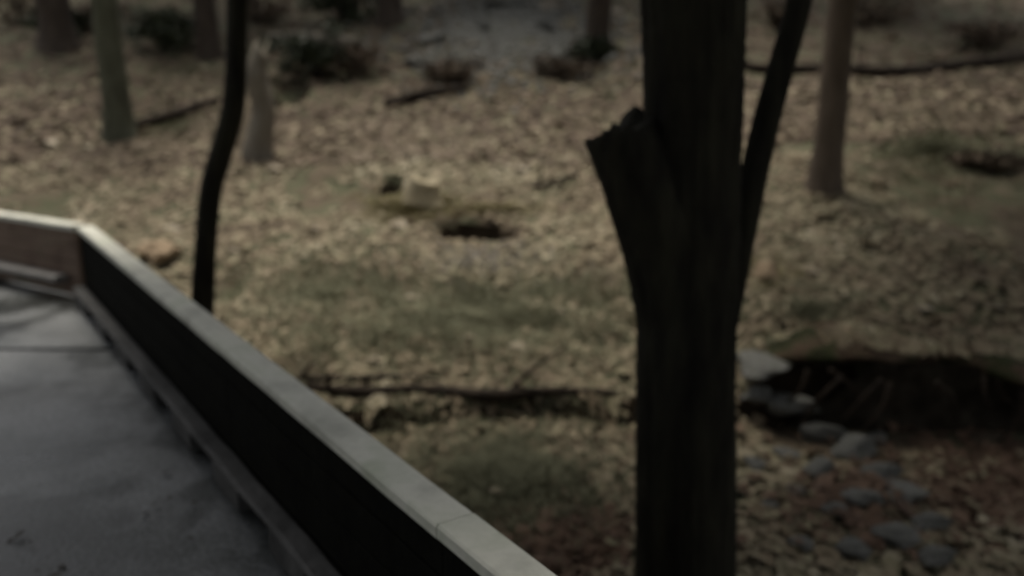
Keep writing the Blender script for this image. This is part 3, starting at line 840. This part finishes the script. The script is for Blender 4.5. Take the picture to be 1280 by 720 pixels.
fallen('fallen_branch', [(482, 136), (510, 130), (545, 122), (585, 117)], [9, 12, 12, 7], M['rot'], 'dark fallen branch up the slope above the pale stone', 'branch', .06, 52, knots=2)
fallen('fallen_branch', [(925, 88), (1000, 92), (1075, 95), (1120, 95), (1190, 88), (1300, 74)], [9, 13, 16, 15, 14, 12], M['rot'], 'long dark fallen branch lying across the right upper slope', 'branch', .02, 53, knots=4)
fallen('fallen_log', [(330, 53), (380, 52), (450, 58)], [15, 16, 14], M['dead_wood'], 'pale fallen log up the slope right of the slender tree', 'log', -.02, 54)
fallen('fallen_branch', [(662, 238), (690, 233), (722, 222)], [4, 6, 4], M['rot'], 'short dark stick on the slope left of the thick trunk', 'branch', .03, 56, knots=1)
fallen('fallen_log', [(385, 487), (450, 497), (530, 493), (610, 503), (690, 495), (770, 497)], [8, 16, 13, 20, 12, 9], M['rot'], 'long dark log added as the ledge shadow between parapet and thick trunk', 'log', .02, 57, knots=2)  # log shape put in for the dark line of the ledge's shadow
fallen('fallen_branch', [(372, 474), (430, 477), (500, 474), (560, 480)], [7, 10, 9, 5], M['rot'], 'thin dark branch added as a second ledge shadow band near the parapet', 'branch', .0, 59, knots=1)  # second dark band of the ledge shadow, built as a branch
fallen('fallen_log', [(925, 508), (965, 510), (1005, 516)], [10, 14, 10], M['rot'], 'short rotten dark stick under the flat grey slab', 'log', .02, 58)

# ------------------------------------------------------------------ the overhanging dark bank on the right
bx0, bx1 = 1.95, 5.6
t = thing('overhanging_bank', (3.6, 6.1, float(height(3.6, 5.6))), 'dark undercut earth bank with mossy turf lip at the right edge', 'bank')
NX, NA = 60, 14
def bank_sheet(r_of, a0, a1, noise_s, amp, seed):
    V = []; Fc = []
    for i in range(NX + 1):
        s = i / NX; x = bx0 + (bx1 - bx0) * s
        taper = min(1, s * 5, (1 - s) * 5) ** .6
        yb = 6.42 + .12 * float(vnoise(x * 1.3, 7.7, 61)) - .05 * s
        zt = float(height(x, 7.15)) + .02 + .22 * float(vnoise(x * 1.9, 4.4, 67)) * (s > .12)
        for k in range(NA + 1):
            a = a0 + (a1 - a0) * k / NA
            ry, rz = r_of(x)
            nz = 1 + amp * float(vnoise(x * noise_s, k * .9, seed)) * 2
            V.append(Vector((x, yb + .45 - math.sin(a) * ry * taper * nz, zt - rz * .5 + math.cos(a) * rz * .5 * nz * taper)))
    for i in range(NX):
        for k in range(NA):
            q = i * (NA + 1) + k
            Fc.append([q, q + NA + 1, q + NA + 2, q + 1])
    return V, Fc
mb = MB(); v, f = bank_sheet(lambda x: (.56 + .55 * float(vnoise(x * 2.1, 2.2, 66)), .20 + .16 * float(vnoise(x * 1.4, 9.2, 68))), -.3, math.pi * 1.02, 3.5, .12, 62)
mb.add(v, f); mb.build('turf_lip', M['turf'], t, True)
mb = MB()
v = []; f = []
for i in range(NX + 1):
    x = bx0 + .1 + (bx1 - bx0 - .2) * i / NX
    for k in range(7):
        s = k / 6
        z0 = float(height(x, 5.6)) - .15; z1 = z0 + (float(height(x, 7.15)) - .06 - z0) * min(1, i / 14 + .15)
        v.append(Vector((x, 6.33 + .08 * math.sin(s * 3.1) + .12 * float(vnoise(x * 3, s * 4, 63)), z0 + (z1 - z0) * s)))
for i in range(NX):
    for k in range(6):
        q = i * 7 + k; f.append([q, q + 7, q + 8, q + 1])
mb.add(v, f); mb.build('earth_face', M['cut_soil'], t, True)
lp = np.stack([rng.uniform(bx0 + .5, bx1 - .3, 420), 6.38 + .55 * rng.random(420)], -1)
lf = leaf_field('lip_leaves', lp, .08, M['leaf'], zs=height(lp[:, 0], 7.15 + 0 * lp[:, 0]) - .005 + .22 * vnoise(lp[:, 0] * 1.9, 4.4 + 0 * lp[:, 0], 67) - .25 * np.clip(6.45 - lp[:, 1], 0, 1) ** 1.6)
lf.parent = t; lf.location = -Vector(t.location)
rnd = random.Random(77)
for k in range(14):
    x = rnd.uniform(bx0 + .2, bx1 - .3); zt = float(height(x, 7.15)) - .12
    s = Vector((x, 6.15 + rnd.uniform(-.1, .2), zt)); e = s + Vector((rnd.uniform(-.3, .3), rnd.uniform(-.15, .1), rnd.uniform(-.5, -.2)))
    limb('root', M['rot'], t, [s, s.lerp(e, .5) + Vector((rnd.uniform(-.06, .06), -.04, 0)), e], [.022, .015, .005], seg=6, sub=3, seed=900 + k)

# dark evergreen shrubs up the slope
def shrub(px, py, wpx, hpx, label, seed, n=1400):
    p = hit1(px, py); r = wpx * p.y / F_PX / 2; h = hpx * p.y / F_PX
    t = thing('evergreen_shrub', p, label, 'shrub', 'dark shrubs up the slope')
    rnd = random.Random(seed)
    for k in range(5):
        a = rnd.uniform(0, 6.28); e = p + Vector((math.cos(a) * r * .6, math.sin(a) * r * .4, h * .8))
        limb('stem', M['rot'], t, [p - Vector((0, 0, .05)), p.lerp(e, .5) + Vector((0, 0, .05)), e], [.03, .02, .006], seg=6, sub=3, seed=seed + k)
    c = crown_mesh(t, (p.x, p.y, p.z + h * .55), r, r * .7, h * .5, n, .075, M['fern'], seed, 20)
    c.name = 'foliage'
shrub(395, 100, 105, 60, 'low dark evergreen shrub below the pale fallen log', 71)
shrub(430, 28, 100, 45, 'dark evergreen shrub at the top edge above the pale log', 72)
shrub(205, 62, 110, 50, 'dark evergreen shrub between the mossy trunk and slender tree', 73)
shrub(75, 48, 70, 34, 'small dark shrub in the top left corner', 74)
shrub(745, 78, 60, 30, 'small dark shrub at the foot of the brown trunk', 75)

# leafless brown brush along the upper slope, each bush on its own
def brush(px, py, wpx, hpx, label, seed):
    p = hit1(px, py); r = wpx * p.y / F_PX / 2; h = hpx * p.y / F_PX
    t = thing('bare_bush', p, label, 'bush', 'bare bushes up the slope')
    rnd = random.Random(seed)
    mb = MB()
    for k in range(46):
        a = rnd.uniform(0, 6.28); q = rnd.random() ** .6
        b = p + Vector((math.cos(a) * r * .35 * q, math.sin(a) * r * .35 * q, -.03))
        e = p + Vector((math.cos(a) * r * q + rnd.uniform(-.2, .2), math.sin(a) * r * q, h * rnd.uniform(.45, 1.0)))
        m = b.lerp(e, .55) + Vector((rnd.uniform(-.12, .12), rnd.uniform(-.12, .12), .12 * h))
        v, f = tube([b, m, e], [.014, .009, .003], seg=4, sub=3, seed=seed * 99 + k)
        mb.add(v, f)
        for j in range(2):
            s0 = b.lerp(e, rnd.uniform(.4, .9)); e2 = s0 + Vector((rnd.uniform(-.35, .35), rnd.uniform(-.3, .3), rnd.uniform(-.05, .3)))
            v, f = tube([s0, e2], [.006, .002], seg=3, sub=2, seed=k)
            mb.add(v, f)
    mb.build('stems', M['twig'], t)
    c = crown_mesh(t, (p.x, p.y, p.z + h * .5), r, r * .7, h * .45, 420, .06, M['far_leaf'], seed, 22)
    c.name = 'dead_foliage'
for i, (x, y, w, h, lab) in enumerate([(30, 30, 110, 40, 'bare brown bush at the very top left corner'), (120, 40, 90, 40, 'bare brown bush left of the mossy trunk'), (330, 30, 80, 36, 'bare brown bush behind the pale broken snag'),
        (450, 95, 90, 40, 'bare brown bush right of the low evergreen shrub'), (560, 105, 80, 28, 'low bare bush above the dark branch by the stony patch'), (700, 100, 90, 30, 'low bare bush left of the thick trunk, under the brown trunk'),
        (980, 40, 70, 40, 'bare bush between the thick trunk and the right brown trunk'), (1090, 30, 110, 36, 'bare bush right of the brown trunk at the top'), (1230, 60, 110, 36, 'bare bush in the top right corner above the long branch'),
        (1235, 215, 90, 26, 'low bare bush at the right edge of the grassy slope')]):
    brush(x, y, w, h, lab, 210 + i)
